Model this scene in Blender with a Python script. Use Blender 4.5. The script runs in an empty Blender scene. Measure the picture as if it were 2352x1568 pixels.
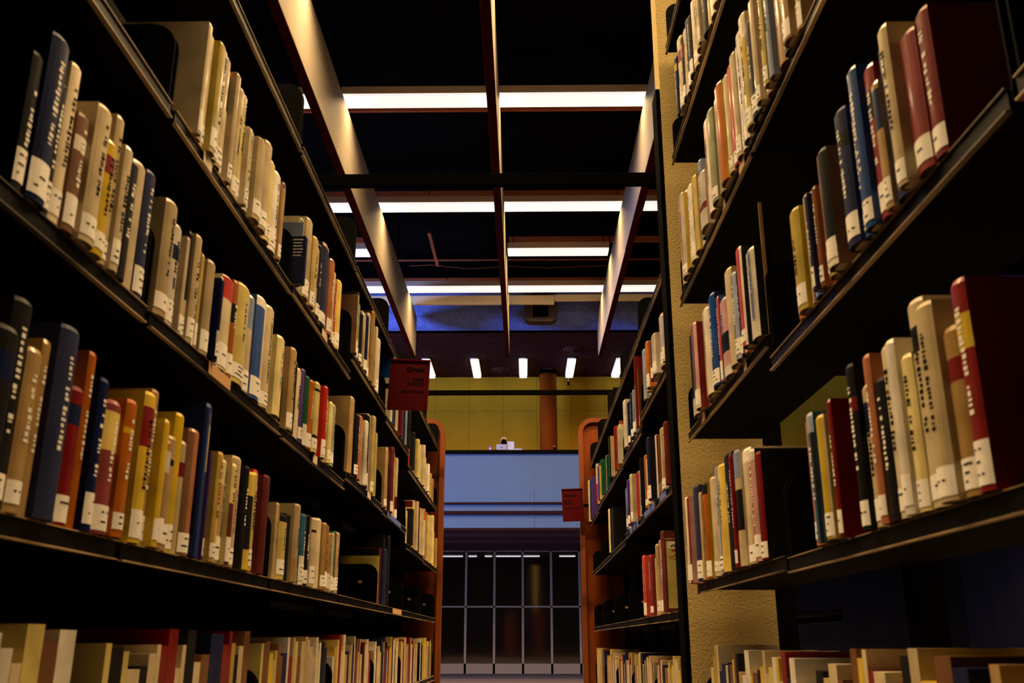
import bpy, bmesh, math, random
from mathutils import Vector, Matrix

# ------------------------------------------------------------------ camera, world, exposure
F = 2150.0                       # focal length in pixels of the 2352-wide frame
VPX, VPY = 1205.0, 1470.0        # where the aisle's parallels meet
PITCH = math.atan((VPY - 784) / F)
YAW = math.atan((VPX - 1176) / F)
ZC = 1.0                         # eye height above the floor
S, CO = math.sin(PITCH), math.cos(PITCH)
scene = bpy.context.scene
COL = scene.collection
cam_data = bpy.data.cameras.new('camera')
cam_data.sensor_width = 36.0
cam_data.lens = F / 2352 * 36.0
cam_data.clip_start = 0.05
cam_data.dof.use_dof = True
cam_data.dof.focus_distance = 7.5
cam_data.dof.aperture_fstop = 9.0
cam = bpy.data.objects.new('camera', cam_data)
cam.location = (0, 0, ZC)
cam.rotation_euler = (math.pi / 2 + PITCH, 0, YAW)
COL.objects.link(cam)
scene.camera = cam
scene.view_settings.view_transform = 'Standard'
scene.view_settings.look = 'None'
scene.view_settings.gamma = 1.0
scene.view_settings.use_curve_mapping = False
scene.view_settings.exposure = 0.0
world = bpy.data.worlds.new('World')
scene.world = world
world.use_nodes = True
world.node_tree.nodes['Background'].inputs[0].default_value = (0.03, 0.02, 0.015, 1)
world.node_tree.nodes['Background'].inputs[1].default_value = 0.02
scene.cycles.max_bounces = 8
scene.cycles.use_denoising = True

K = 2.4                          # the hall behind the stacks is this much bigger than the aisle units it was laid out in
WARM = (1.0, 0.66, 0.31)
STRIP_W = 1500.0                  # watts of each ceiling strip (six metre run)
HW = 14.0                        # half width of the hall


def area_light(name, loc, size_x, size_y, power, color, rot, spread=180, parent=None):
    l = bpy.data.lights.new(name, 'AREA')
    l.shape = 'RECTANGLE'
    l.size, l.size_y = size_x, size_y
    l.energy = power
    l.color = color
    l.spread = math.radians(spread)
    o = bpy.data.objects.new(name, l)
    o.location = loc
    o.rotation_euler = rot
    COL.objects.link(o)
    if parent:
        o.parent = parent
        o.matrix_parent_inverse = parent.matrix_world.inverted()
    return o


# cool daylight from an unseen window added to the hall's left wall, beyond the stacks
DAY_W = 2700.0
area_light('daylight', (-HW + 0.25, 20.0, ZC + 3.4), 5.5, 7.0, DAY_W, (0.28, 0.38, 1.0), (0, -math.pi / 2, math.radians(14)), 106)

# ------------------------------------------------------------------ helpers


def link(o, parent=None):
    COL.objects.link(o)
    if parent:
        o.parent = parent
    return o


def tag(o, label=None, cat=None, group=None, kind=None):
    if label: o['label'] = label
    if cat: o['category'] = cat
    if group: o['group'] = group
    if kind: o['kind'] = kind
    return o


def thing(name, label, cat, loc=(0, 0, 0), group=None, rot=(0, 0, 0)):
    o = bpy.data.objects.new(name, None)
    o.empty_display_size = 0.05
    o.location = loc
    o.rotation_euler = rot
    link(o)
    return tag(o, label, cat, group)


class MB:
    """collects polygons with material slots and builds one mesh object"""
    def __init__(self):
        self.v, self.f, self.m = [], [], []

    def poly(self, pts, mi=0):
        n = len(self.v)
        self.v += [tuple(p) for p in pts]
        self.f.append(tuple(range(n, n + len(pts))))
        self.m.append(mi)

    def box(self, x0, x1, y0, y1, z0, z1, mi=0):
        if x0 > x1: x0, x1 = x1, x0
        if y0 > y1: y0, y1 = y1, y0
        if z0 > z1: z0, z1 = z1, z0
        n = len(self.v)
        self.v += [(x0, y0, z0), (x1, y0, z0), (x1, y1, z0), (x0, y1, z0), (x0, y0, z1), (x1, y0, z1), (x1, y1, z1), (x0, y1, z1)]
        for q in ((0, 3, 2, 1), (4, 5, 6, 7), (0, 1, 5, 4), (1, 2, 6, 5), (2, 3, 7, 6), (3, 0, 4, 7)):
            self.f.append(tuple(n + i for i in q))
            self.m.append(mi)
        return self

    def prism(self, outline, axis, a, b, mi=0):
        """outline of 2D points swept along an axis from a to b"""
        def p3(u, w, t):
            return {'x': (t, u, w), 'y': (u, t, w), 'z': (u, w, t)}[axis]
        n = len(self.v)
        k = len(outline)
        self.v += [p3(u, w, a) for u, w in outline] + [p3(u, w, b) for u, w in outline]
        self.f.append(tuple(n + i for i in range(k))[::-1]); self.m.append(mi)
        self.f.append(tuple(n + k + i for i in range(k))); self.m.append(mi)
        for i in range(k):
            j = (i + 1) % k
            self.f.append((n + i, n + j, n + k + j, n + k + i)); self.m.append(mi)
        return self

    def lathe(self, prof, cx, cy, seg=24, mi=0, sy=1.0):
        n = len(self.v)
        for r, z in prof:
            for i in range(seg):
                a = 2 * math.pi * i / seg
                self.v.append((cx + r * math.cos(a), cy + sy * r * math.sin(a), z))
        for k in range(len(prof) - 1):
            for i in range(seg):
                j = (i + 1) % seg
                self.f.append((n + k * seg + i, n + k * seg + j, n + (k + 1) * seg + j, n + (k + 1) * seg + i)); self.m.append(mi)
        self.f.append(tuple(n + i for i in range(seg))[::-1]); self.m.append(mi)
        e = n + (len(prof) - 1) * seg
        self.f.append(tuple(e + i for i in range(seg))); self.m.append(mi)
        return self

    def build(self, name, mats, parent=None, bevel=0, smooth=False, recalc=True):
        me = bpy.data.meshes.new(name)
        me.from_pydata(self.v, [], self.f)
        if not isinstance(mats, (list, tuple)): mats = [mats]
        for m in mats: me.materials.append(m)
        me.polygons.foreach_set('material_index', self.m)
        if recalc:
            bm = bmesh.new(); bm.from_mesh(me)
            bmesh.ops.recalc_face_normals(bm, faces=bm.faces)
            bm.to_mesh(me); bm.free()
        if smooth:
            me.polygons.foreach_set('use_smooth', [True] * len(me.polygons))
        o = bpy.data.objects.new(name, me)
        link(o, parent)
        if bevel:
            b = o.modifiers.new('bevel', 'BEVEL')
            b.width = bevel; b.segments = 2; b.limit_method = 'ANGLE'
        return o


def text(body, size, loc, mat, parent, name='lettering', align='LEFT', bold=0.0, rot=(math.pi / 2, 0, 0), sx=1.0):
    c = bpy.data.curves.new(name, 'FONT')
    c.body = body
    c.size = size
    c.align_x = align
    c.extrude = 0.0002
    c.offset = bold
    o = bpy.data.objects.new(name, c)
    o.location = loc
    o.rotation_euler = rot
    o.scale = (sx, 1, 1)
    c.materials.append(mat)
    return to_mesh(link(o, parent))


def to_mesh(o):
    """turn a text or curve object into a plain mesh object"""
    bpy.context.view_layer.update()
    me = bpy.data.meshes.new_from_object(o.evaluated_get(bpy.context.evaluated_depsgraph_get()))
    n = bpy.data.objects.new('tmp', me)
    n.location, n.rotation_euler, n.scale, n.parent = o.location, o.rotation_euler, o.scale, o.parent
    nm = o.name
    bpy.data.objects.remove(o)
    n.name = nm
    COL.objects.link(n)
    return n


MATS = {}


def mat(name, color, rough=0.6, metal=0.0, noise=0.0, scale=20.0, bump=0.0, bscale=60.0, coat=0.0, emit=None, emit_s=0.0, color2=None, spec=0.5, stretch=None, bdist=0.01):
    if name in MATS: return MATS[name]
    m = bpy.data.materials.new(name)
    m.use_nodes = True
    nt = m.node_tree
    b = nt.nodes['Principled BSDF']
    b.inputs['Base Color'].default_value = (*color, 1)
    b.inputs['Roughness'].default_value = rough
    b.inputs['Metallic'].default_value = metal
    b.inputs['Specular IOR Level'].default_value = spec
    if coat:
        b.inputs['Coat Weight'].default_value = coat
        b.inputs['Coat Roughness'].default_value = 0.12
    if emit:
        b.inputs['Emission Color'].default_value = (*emit, 1)
        b.inputs['Emission Strength'].default_value = emit_s
    if noise or bump:
        tc = nt.nodes.new('ShaderNodeTexCoord')
        src = tc.outputs['Object']
        if stretch:
            mp = nt.nodes.new('ShaderNodeMapping')
            mp.inputs['Scale'].default_value = stretch
            nt.links.new(src, mp.inputs[0]); src = mp.outputs[0]
    if noise:
        n = nt.nodes.new('ShaderNodeTexNoise')
        n.inputs['Scale'].default_value = scale
        n.inputs['Detail'].default_value = 6
        nt.links.new(src, n.inputs['Vector'])
        r = nt.nodes.new('ShaderNodeValToRGB')
        c2 = color2 or tuple(max(0, x * (1 - noise)) for x in color)
        r.color_ramp.elements[0].position = 0.35
        r.color_ramp.elements[1].position = 0.65
        r.color_ramp.elements[0].color = (*c2, 1)
        r.color_ramp.elements[1].color = (*color, 1)
        nt.links.new(n.outputs[0], r.inputs[0])
        nt.links.new(r.outputs[0], b.inputs['Base Color'])
    if bump:
        n2 = nt.nodes.new('ShaderNodeTexNoise')
        n2.inputs['Scale'].default_value = bscale
        n2.inputs['Detail'].default_value = 4
        nt.links.new(src, n2.inputs['Vector'])
        bp = nt.nodes.new('ShaderNodeBump')
        bp.inputs['Strength'].default_value = bump
        bp.inputs['Distance'].default_value = bdist
        nt.links.new(n2.outputs[0], bp.inputs['Height'])
        nt.links.new(bp.outputs[0], b.inputs['Normal'])
    MATS[name] = m
    return m


STEEL = mat('black_steel', (0.0018, 0.0018, 0.0018), 0.9, spec=0.05, noise=0.3, scale=8)
LIP = mat('black_lip_steel', (0.0025, 0.0025, 0.0025), 0.4, spec=0.08)
EDGE = mat('steel_edge_glint', (0.42, 0.30, 0.15), 0.45, noise=.9, scale=3, color2=(.05,.035,.02))  # bright glint along the shelf lips, put into the edge colour
PAGES = mat('page_paper', (0.55, 0.47, 0.33), 0.8, noise=0.25, scale=300, stretch=(0.05, 8, 0.05))
LABELW = mat('white_label_paper', (0.78, 0.75, 0.70), 0.5, noise=0.08, scale=60)
INK = mat('black_ink', (0.003, 0.003, 0.003), 0.7, spec=.03)
INKW = mat('white_ink', (0.7, 0.68, 0.62), 0.6)
STUCCO = mat('yellow_stucco', (0.66, 0.51, 0.21), 0.85, noise=0.13, scale=190, bump=0.45, bscale=190, bdist=0.004, spec=0.05)
FINWOOD = mat('pale_fin_wood', (0.205, 0.175, 0.135), 0.7, spec=0.04, noise=0.15, scale=3, stretch=(3, 0.4, 6))
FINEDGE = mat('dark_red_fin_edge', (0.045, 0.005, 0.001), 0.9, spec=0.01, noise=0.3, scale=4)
BATTEN = mat('red_brown_batten', (0.34, 0.10, 0.04), 0.6, spec=0.1, noise=0.2, scale=5)
CEIL = mat('dark_ceiling', (0.0022, 0.0014, 0.0013), 0.9, spec=0.02, noise=0.3, scale=2)
CEILB = mat('unlit_brown_stucco_ceiling', (0.045, 0.013, 0.010), 0.85, spec=0.05, noise=0.3, scale=5, bump=0.5, bscale=12)  # dark brown stands in for daylight not reaching this ceiling
BULK = mat('daylight_blue_stucco', (0.17, 0.24, 0.62), 0.85, spec=0.05, noise=0.25, scale=9, bump=0.5, bscale=16, bdist=0.03)  # blue of the daylight is put into the stucco's colour
WALLY = mat('mustard_wall_panel', (0.50, 0.285, 0.012), 0.7, spec=0.05, noise=0.14, scale=1.2)
WALLGAP = mat('panel_joint', (0.14, 0.08, 0.008), 0.9, spec=.02)
COLW = mat('orange_brown_column', (0.23, 0.046, 0.002), 0.7, spec=0.05, noise=0.2, scale=2)
WOOD = mat('orange_oak', (0.17, 0.036, 0.003), 0.42, noise=0.45, scale=6, spec=.2, color2=(0.13, 0.024, 0.003), stretch=(9, 9, 0.8), coat=0.2)
WOODF = mat('orange_oak_frame', (0.19, 0.042, 0.004), 0.4, noise=0.3, scale=5, stretch=(7, 7, 0.7), coat=0.2)
PANEL = mat('daylight_blue_parapet_panel', (0.036, 0.073, 0.165), 0.5, spec=0.15, noise=0.05, scale=0.7)  # cool daylight on the parapet is mixed into its base colour
DARK = mat('near_black', (0.0016, 0.0016, 0.0016), 0.97, spec=0.01)
RAIL = mat('dark_maroon_rail', (0.010, 0.003, 0.005), 0.6, spec=0.03)
SOFFIT = mat('dark_red_soffit', (0.06, 0.015, 0.012), 0.8, noise=0.3, scale=2)
SIGN = mat('dark_red_sign', (0.055, 0.0016, 0.0024), 0.6, spec=0.05, noise=0.12, scale=8)
SIGNE = mat('red_sign_edge', (0.075, 0.002, 0.003), 0.6, spec=0.03)
LAMPON = mat('lamp_diffuser', (0.9, 0.9, 0.9), 0.5, emit=(1.0, 0.98, 0.96), emit_s=0.85)
TUBEON = mat('short_lamp_diffuser', (0.9, 0.9, 0.9), 0.5, emit=(1.0, 0.86, 0.62), emit_s=1.6)
HOUSING = mat('lamp_housing', (0.5, 0.42, 0.32), 0.5)
SILVER = mat('silver_aluminium', (0.15, 0.17, 0.30), 0.4, spec=.2)
WHITEP = mat('white_plastic', (0.24, 0.26, 0.44), 0.4, spec=.2)
CREAMP = mat('cream_plastic', (0.6, 0.45, 0.2), 0.5)
BLUEP = mat('blue_plastic', (0.05, 0.08, 0.35), 0.3)
WFRAME = mat('cream_window_frame', (0.30, 0.22, 0.13), 0.6, spec=.1)
FLOORM = mat('dark_carpet', (0.05, 0.03, 0.025), 0.95, noise=0.3, scale=60)
WALLD = mat('dark_side_wall', (0.02, 0.013, 0.009), 0.9, noise=0.2, scale=1, spec=.05)


def glass():
    if 'glass' in MATS: return MATS['glass']
    m = bpy.data.materials.new('dark_window_glass')
    m.use_nodes = True
    b = m.node_tree.nodes['Principled BSDF']
    b.inputs['Base Color'].default_value = (0.9, 0.9, 0.95, 1)
    b.inputs['Roughness'].default_value = 0.05
    b.inputs['Transmission Weight'].default_value = 1.0
    MATS['glass'] = m
    return m


# ------------------------------------------------------------------ pixels of the photograph -> points of the place
CY, SY = math.cos(YAW), math.sin(YAW)


def ray(px, py):
    a, b = (px - 1176) / F, (784 - py) / F
    fwd = Vector((-SY * CO, CY * CO, S))
    up = Vector((SY * S, -CY * S, CO))
    return fwd + a * Vector((CY, SY, 0)) + b * up


def on_x(px, py, X):
    r = ray(px, py); t = X / r.x
    return r.y * t, r.z * t           # Y, Z above the eye


def on_y(px, py, Y):
    r = ray(px, py); t = Y / r.y
    return r.x * t, r.z * t           # X, Z above the eye


# ------------------------------------------------------------------ the setting
def structure():
    X0, X1, Y0, Y1, ZT = -HW, HW, -4.0, 31.2, ZC + 9.5
    def st(o): return tag(o, kind='structure')
    st(MB().box(X0, X1, Y0, Y1 + 1, -0.1, 0).build('floor', FLOORM))
    st(MB().box(X0, X1, Y0, 24.0, ZT, ZT + 0.2).build('ceiling', CEIL))
    st(MB().box(X1, X1 + 0.2, Y0, Y1 + 2, 0, ZT).build('wall_right', WALLD))
    st(MB().box(X0, X1, Y0 - 0.2, Y0, 0, ZT).build('wall_front', WALLD))
    # left wall with a tall unseen window, added to bring in cool daylight
    w = MB()
    wy0, wy1, wz0, wz1 = 16.4, 23.6, ZC + 0.4, ZC + 6.4
    w.box(X0 - 0.2, X0, Y0, wy0, 0, ZT); w.box(X0 - 0.2, X0, wy1, Y1 + 2, 0, ZT)
    w.box(X0 - 0.2, X0, wy0, wy1, 0, wz0); w.box(X0 - 0.2, X0, wy0, wy1, wz1, ZT)
    st(w.build('wall_left', WALLD))
    fr = MB()
    for k in range(5):
        y = wy0 + (wy1 - wy0) * k / 4
        fr.box(X0 - 0.16, X0 - 0.02, y - 0.05, y + 0.05, wz0, wz1)
    for z in (wz0, (wz0 + wz1) / 2, wz1):
        fr.box(X0 - 0.16, X0 - 0.02, wy0, wy1, z - 0.05, z + 0.05)
    wn = st(fr.build('window_1', WFRAME))
    MB().box(X0 - 0.10, X0 - 0.09, wy0, wy1, wz0, wz1).build('pane', mat('added_daylight_pane', (0.3, 0.4, 0.7), 0.3, emit=(0.42, 0.55, 1.0), emit_s=0.4), wn)  # glowing pane of the added window
    # low brown ceiling of the far hall and the bulkhead, coloured daylight blue, that steps down to it
    zl = ZC + 3.39 * K
    yb = 10.0 * K
    out = [(yb, ZT)]
    out += [(yb, zl + 0.55)]
    for i in range(1, 9):
        a = math.pi / 2 * i / 8
        out.append((yb + 0.45 * (1 - math.cos(a)), zl + 0.45 * (1 - math.sin(a))))
    out += [(yb + 0.7, zl), (yb + 0.7, ZT)]
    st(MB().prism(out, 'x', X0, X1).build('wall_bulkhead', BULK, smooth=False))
    st(MB().box(X0, X1, yb + 0.5, Y1 + 1.5, zl, zl + 0.3).build('ceiling_far', CEILB))
    # panelled mustard wall behind the balcony
    yw = 12.2 * K
    zb0, zs, ztop = ZC + on_y(1176, 1033.5, 10.5 * K)[1] - 1.099, ZC + 2.915 * K, zl
    mb = MB()
    mb.box(X0, X1, yw + 0.04, yw + 0.3, zb0, ztop, 1)
    w_ = 0.4535 * K
    k0 = -0.285 * K
    i = -12
    while k0 + i * w_ < 13:
        xa, xb = k0 + i * w_, k0 + (i + 1) * w_
        g = 0.0035
        for za, zb in ((zb0, zs), (zs, ztop)):
            mb.box(max(xa + g, X0), min(xb - g, X1), yw, yw + 0.05, za + g, zb - g, 0)
        i += 1
    st(mb.build('wall_back', [WALLY, WALLGAP]))
    # balcony slab, its soffit boards, and the wall with windows under it
    zs0 = ZC + 1.175 * K
    yp = 10.5 * K
    sl = MB().box(X0, X1, yp + 0.061, 13.0 * K + 2.5, zs0, ZC + on_y(1176, 1033.5, yp)[1] - 1.1)
    for yy in (11.0 * K, 11.75 * K):
        sl.box(X0, X1, yy, yy + 0.25, zs0 - 0.07, zs0)
    st(sl.build('floor_balcony', SOFFIT))
    yl = 13.0 * K
    st(MB().box(X0, X1, yl + 2.5, yl + 2.7, 0, zs0 + 0.3).build('wall_far', WALLD))
    # window bank under the balcony
    px = [1018, 1071.5, 1136, 1200, 1262, 1327]
    xs = [on_y(p, 1272, yl)[0] for p in px]
    step = xs[2] - xs[1]
    allx = [xs[1] + step * k for k in range(-4, 9)]
    zt_ = ZC + on_y(1180, 1265, yl)[1]
    for n, (xa, xb) in enumerate(zip(allx, allx[1:])):
        f = MB()
        f.box(xa, xa + 0.035, yl - 0.05, yl + 0.05, 0, zt_)
        f.box(xb - 0.035, xb, yl - 0.05, yl + 0.05, 0, zt_)
        f.box(xa, xb, yl - 0.05, yl + 0.05, zt_ - 0.03, zt_)
        f.box(xa, xb, yl - 0.05, yl + 0.05, 0, 0.3)
        f.box(xa, xb, yl - 0.05, yl + 0.05, 2.0, 2.05)
        w = st(f.build('window_%d' % (n + 2), WFRAME))
        MB().box(xa + 0.05, xb - 0.05, yl - 0.006, yl + 0.006, 0.3, zt_ - 0.03).build('pane', glass(), w)
    st(MB().box(X0, allx[0], yl - 0.1, yl + 0.1, 0, zs0).build('wall_under_balcony_left', WALLD))
    st(MB().box(allx[-1], X1, yl - 0.1, yl + 0.1, 0, zs0).build('wall_under_balcony_right', WALLD))
    # strip lamp of the room behind the windows
    zz = ZC + on_y(1180, 1276, yl + 0.7)[1]
    for n, (pa, pb) in enumerate(((1000, 1064), (1076, 1096), (1113, 1131), (1139, 1197), (1201, 1240), (1284, 1322))):
        xa, xb = on_y(pa, 1275, yl + .7)[0], on_y(pb, 1275, yl + .7)[0]
        t = thing('strip_lamp', 'thin white strip lamp behind the windows under the balcony, %s from the left' % ORD[n], 'lamp', ((xa + xb) / 2, yl + .7, zz), 'strip lamps behind the windows')
        MB().box((xa - xb) / 2, (xb - xa) / 2, -0.05, 0.05, 0, 0.05).build('housing', HOUSING, t)
        MB().box((xa - xb) / 2 + .01, (xb - xa) / 2 - .01, -0.06, 0.04, -0.035, -0.001).build('diffuser', LAMPON, t)
        MB().box(-.01, .01, -.01, .01, 0.0501, zs0 - zz).build('hanger_rod', HOUSING, t)


ORD = ['first', 'second', 'third', 'fourth', 'fifth', 'sixth', 'seventh', 'eighth', 'ninth', 'tenth', 'eleventh', 'twelfth', 'thirteenth', 'fourteenth', 'fifteenth', 'sixteenth', 'seventeenth', 'eighteenth', 'nineteenth', 'twentieth', 'twenty-first', 'twenty-second', 'twenty-third', 'twenty-fourth', 'twenty-fifth', 'twenty-sixth', 'twenty-seventh', 'twenty-eighth', 'twenty-ninth', 'thirtieth', 'thirty-first', 'thirty-second', 'thirty-third', 'thirty-fourth', 'thirty-fifth']

FINS = [((-1.262, -1.206), 'leftmost'), ((-0.212, -0.158), 'middle'), ((0.820, 0.876), 'rightmost')]


def hall():
    # three long hanging fins
    zb, zt = 3.0 * K, 3.48 * K
    for (xa, xb), nm in FINS:
        t = thing('ceiling_beam', '%s of the three long pale beams hanging under the dark ceiling' % nm, 'beam', ((xa + xb) / 2 * K, 0.5 * K, ZC + zb), 'long hanging beams')
        h = (xb - xa) / 2 * K
        for n, (ya, yb, dx) in enumerate(((0, 7.0, 0.0), (7.0, 9.4, 0.012), (9.4, 10.0 - .02, 0.018))):
            # lengths of board butted end to end, each a little narrower
            y0, y1 = (ya - 0.0) * K - 0.5 * K * (n > 0), yb * K - 0.5 * K
            mb = MB()
            hh = h - dx * K * 0.25
            off = 0
            mb.box(-hh, hh, y0, y1 - 0.004, 0.02, zt - zb, 0)
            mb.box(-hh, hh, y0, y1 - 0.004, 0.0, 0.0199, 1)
            mb.build('beam_board', [FINWOOD, FINEDGE], t, bevel=0.006)
        for y in (2.0, 5.0, 8.0):
            MB().box(-0.012, 0.012, y * K - .012, y * K + .012, zt - zb, ZC + 9.5 - (ZC + zb)).build('hanger', DARK, t)
    # strip lights across the hall
    def strip(y, x0, x1, label, power=STRIP_W):
        power *= 1.45 if y < 5 else 1.0
        t = thing('strip_light', label, 'light', ((x0 + x1) / 2 * K, y * K, ZC + 3.55 * K), 'strip lights across the ceiling')
        hw = (x1 - x0) / 2 * K
        MB().box(-hw, hw, -0.19, 0.19, 0.03, 0.16).build('housing', HOUSING, t)
        MB().box(-hw + .01, hw - .01, -0.18, 0.18, -0.02, 0.029).build('diffuser', LAMPON, t)
        n = max(2, int(hw * 2 / 2.5))
        for i in range(n):
            x = -hw + 0.12 + (2 * hw - .24) * i / (n - 1)
            MB().box(x - .008, x + .008, -.008, .008, .1601, 9.5 - 3.55 * K - .001).build('hanger_rod', RAIL, t)
        area_light('strip_glow', ((x0 + x1) / 2 * K, y * K, ZC + 3.55 * K - 0.03), 2 * hw, 0.36, power * hw / 6.0, WARM, (math.radians(8), 0, 0), 142)
        return t
    nms = {0.4: 'nearest', 1.7: 'second nearest', 3.0: 'third nearest', 4.3: 'fourth nearest', 5.65: 'fifth nearest'}
    for y, n in nms.items():
        strip(y, -2.5, 2.5, '%s white strip light hung across the beams overhead' % n)
    strip(7.32, -2.5, 2.5, 'long bright strip light crossing just below the black tie bar')
    strip(8.31, -2.9, -1.34, 'short bright strip light left of the leftmost hanging beam')
    strip(8.31, -0.155, 0.815, 'short bright strip light between middle and rightmost beams')
    strip(9.30, -2.5, 2.5, 'farthest long bright strip light before the blue bulkhead')
    # battens under the ceiling
    n = 1
    for Y, za, zb2, xa, xb in ((7.7, 3.84, 3.90, -3, 3), (8.7, 3.83, 3.89, -.15, 3), (8.7, 3.83, 3.89, -3, -1.36), (9.7, 3.79, 3.84, -3, 3), (8.0, 3.86, 3.872, -3, 3), (9.25, 3.865, 3.875, -3, 3), (4.6, 3.69, 3.75, -3, 3), (6.0, 3.69, 3.75, -3, 3)):
        tag(MB().box(xa * K, xb * K, Y * K, Y * K + 0.06, ZC + za * K, ZC + zb2 * K).build('trim_%d' % n, BATTEN), kind='structure')
        n += 1
    a = on_y(985, 535, 8.1 * K); b = on_y(1005, 612, 9.0 * K)
    mb = MB(); w = .035
    za, zb2 = ZC + a[1], ZC + b[1]
    mb.poly([(a[0] - w, 8.1 * K, za), (a[0] + w, 8.1 * K, za), (b[0] + w, 9.0 * K, zb2), (b[0] - w, 9.0 * K, zb2)])
    mb.poly([(a[0] - w, 8.1 * K, za + .05), (a[0] + w, 8.1 * K, za + .05), (b[0] + w, 9.0 * K, zb2 + .05), (b[0] - w, 9.0 * K, zb2 + .05)])
    mb.poly([(a[0] - w, 8.1 * K, za), (a[0] - w, 8.1 * K, za + .05), (b[0] - w, 9.0 * K, zb2 + .05), (b[0] - w, 9.0 * K, zb2)])
    mb.poly([(a[0] + w, 8.1 * K, za), (a[0] + w, 8.1 * K, za + .05), (b[0] + w, 9.0 * K, zb2 + .05), (b[0] + w, 9.0 * K, zb2)])
    tag(mb.build('trim_%d' % n, BATTEN), kind='structure')
    # pale boards just in front of the bulkhead
    n += 1
    for (xa, xb, za, zb2, y) in ((-3, .33, 3.5, 3.60, 9.62), (.335, 3, 3.545, 3.615, 9.64)):
        tag(MB().box(xa * K, xb * K, y * K, y * K + .08, ZC + za * K, ZC + zb2 * K).build('trim_%d' % n, mat('cream_board', (.85, .72, .45), .6)), kind='structure')
        n += 1
    # loose cable sagging between the beams
    c = bpy.data.curves.new('cable', 'CURVE'); c.dimensions = '3D'; c.bevel_depth = 0.008
    sp = c.splines.new('POLY')
    pts = [(940, 611), (990, 608), (1035, 613), (1080, 617), (1130, 614), (1170, 611), (1260, 615), (1330, 612), (1400, 610)]
    sp.points.add(len(pts) - 1)
    for p, (u, v) in zip(sp.points, pts):
        x, z = on_y(u, v, 9.15 * K)
        p.co = (x, 9.15 * K, ZC + z, 1)
    c.materials.append(BATTEN)
    tag(to_mesh(link(bpy.data.objects.new('cable', c))), 'thin loose cable sagging across the dark ceiling between the beams', 'cable')
    # dark housing on the bulkhead
    y = 9.86 * K
    xa, zt1 = on_y(1204, 690, y); xb, zb1 = on_y(1281, 737, y)
    t = thing('duct_box', 'dark box-shaped housing fixed to the blue bulkhead', 'duct', ((xa + xb) / 2, y, ZC + zb1))
    h = (xb - xa) / 2
    H_ = zt1 - zb1 + .3
    o = [(-h, H_), (-h, .18)] + [(-h + .18 * (1 - math.cos(a)), .18 * (1 - math.sin(a))) for a in (.4, .8, 1.2, math.pi / 2)] + [(h - .18 * (1 - math.sin(a)), .18 * (1 - math.cos(a))) for a in (0, .4, .8, 1.2)] + [(h, .18), (h, H_)]
    MB().prism(o, 'y', 0, .33).build('housing', mat('dark_duct', (0.05, 0.03, 0.03), 0.7), t)
    MB().box(-h * .48, h * .45, -.03, 0, .12, H_ - .02).build('front_panel', DARK, t)
    # five short tube lamps on the low far ceiling
    zl = ZC + 3.39 * K
    y0, y1 = 11.27 * K, 12.06 * K
    for k, nm in enumerate(('first', 'second', 'third', 'fourth', 'fifth')):
        px = (982, 1093, 1203, 1313, 1422)[k]
        xm = on_y(px, 822, y0)[0]
        xm = (-0.0 + (k - 2) * 0.612 - 0.012) * K
        t = thing('tube_lamp', '%s from left of the five glowing short lamps on the far ceiling' % nm, 'lamp', (xm, (y0 + y1) / 2, zl - .022), 'short lamps on the far ceiling')
        L = (y1 - y0) / 2; r = .118
        def capsule(r, L, z0, z1):
            o = []
            for i in range(17):
                a = -math.pi / 2 + math.pi * i / 16 
                o.append((r * math.sin(a) , L - r*.35 + r*.35 * math.cos(a)))
            for i in range(17):
                a = math.pi / 2 - math.pi * i / 16
                o.append((r * math.sin(a), -L + r*.35 - r*.35 * math.cos(a)))
            return MB().prism(o, 'z', z0, z1)
        capsule(r + .02, L + .02, -.03, 0).build('base_plate', HOUSING, t)
        capsule(r, L, -.11, -.0301).build('diffuser', TUBEON, t)
        area_light('tube_glow', (xm, (y0 + y1) / 2, zl - .12), .22, 2 * L, 58, (1.0, .70, .32), (0, 0, 0), 170)
    # round ceiling vents
    for (px, py), lab in (((1315, 802), 'round ceiling vent to the right, nearer of the two vents'), ((1150, 848), 'round ceiling vent between the second and third glowing lamps')):
        r_ = ray(px, py); tt = (3.39 * K - .0) / r_.z
        t = thing('ceiling_vent', lab, 'vent', (r_.x * tt, r_.y * tt, zl), 'round ceiling vents')
        R = .29
        for i, rr in enumerate((R, R * .72, R * .45)):
            MB().lathe([(rr, 0), (rr, -.02), (rr - .05, -.05 - .02 * i), (rr - .07, -.05 - .02 * i), (rr - .07, 0)], 0, 0, 32).build('ring', mat('vent_metal', (.06, .022, .014), .6, spec=.1), t)
        MB().lathe([(.1, -.05), (.1, -.09), (.02, -.11)], 0, 0, 24).build('hub', mat('vent_metal', (.06, .022, .014), .6, spec=.1), t)
    r_ = ray(1259, 846); tt = 3.39 * K / r_.z
    tag(MB().box(r_.x * tt - .14, r_.x * tt + .14, r_.y * tt - .05, r_.y * tt + .25, zl - .03, zl).build('grille', mat('vent_metal', (.06, .022, .014), .6, spec=.1)), 'small rectangular grille on the far ceiling above the round column', 'grille')
    # round column with a dark cap
    yc = 11.9 * K
    xa, xb = on_y(1239, 900, yc)[0], on_y(1278.5, 900, yc)[0]
    r = (xb - xa) / 2
    t = thing('round_column', 'round orange-brown column standing before the mustard wall', 'column', ((xa + xb) / 2, yc, ZC + on_y(1176, 1033.5, 10.5 * K)[1] - 1.099))
    H_ = zl - t.location.z
    MB().lathe([(r, 0), (r, H_ - .14)], 0, 0, 40).build('shaft', COLW, t, smooth=True)
    MB().lathe([(r * .97, H_ - .139), (r * .97, H_)], 0, 0, 40).build('cap', DARK, t)
    # small hanging sensor
    x, z = on_y(1305.5, 865, 12.12 * K)
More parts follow.
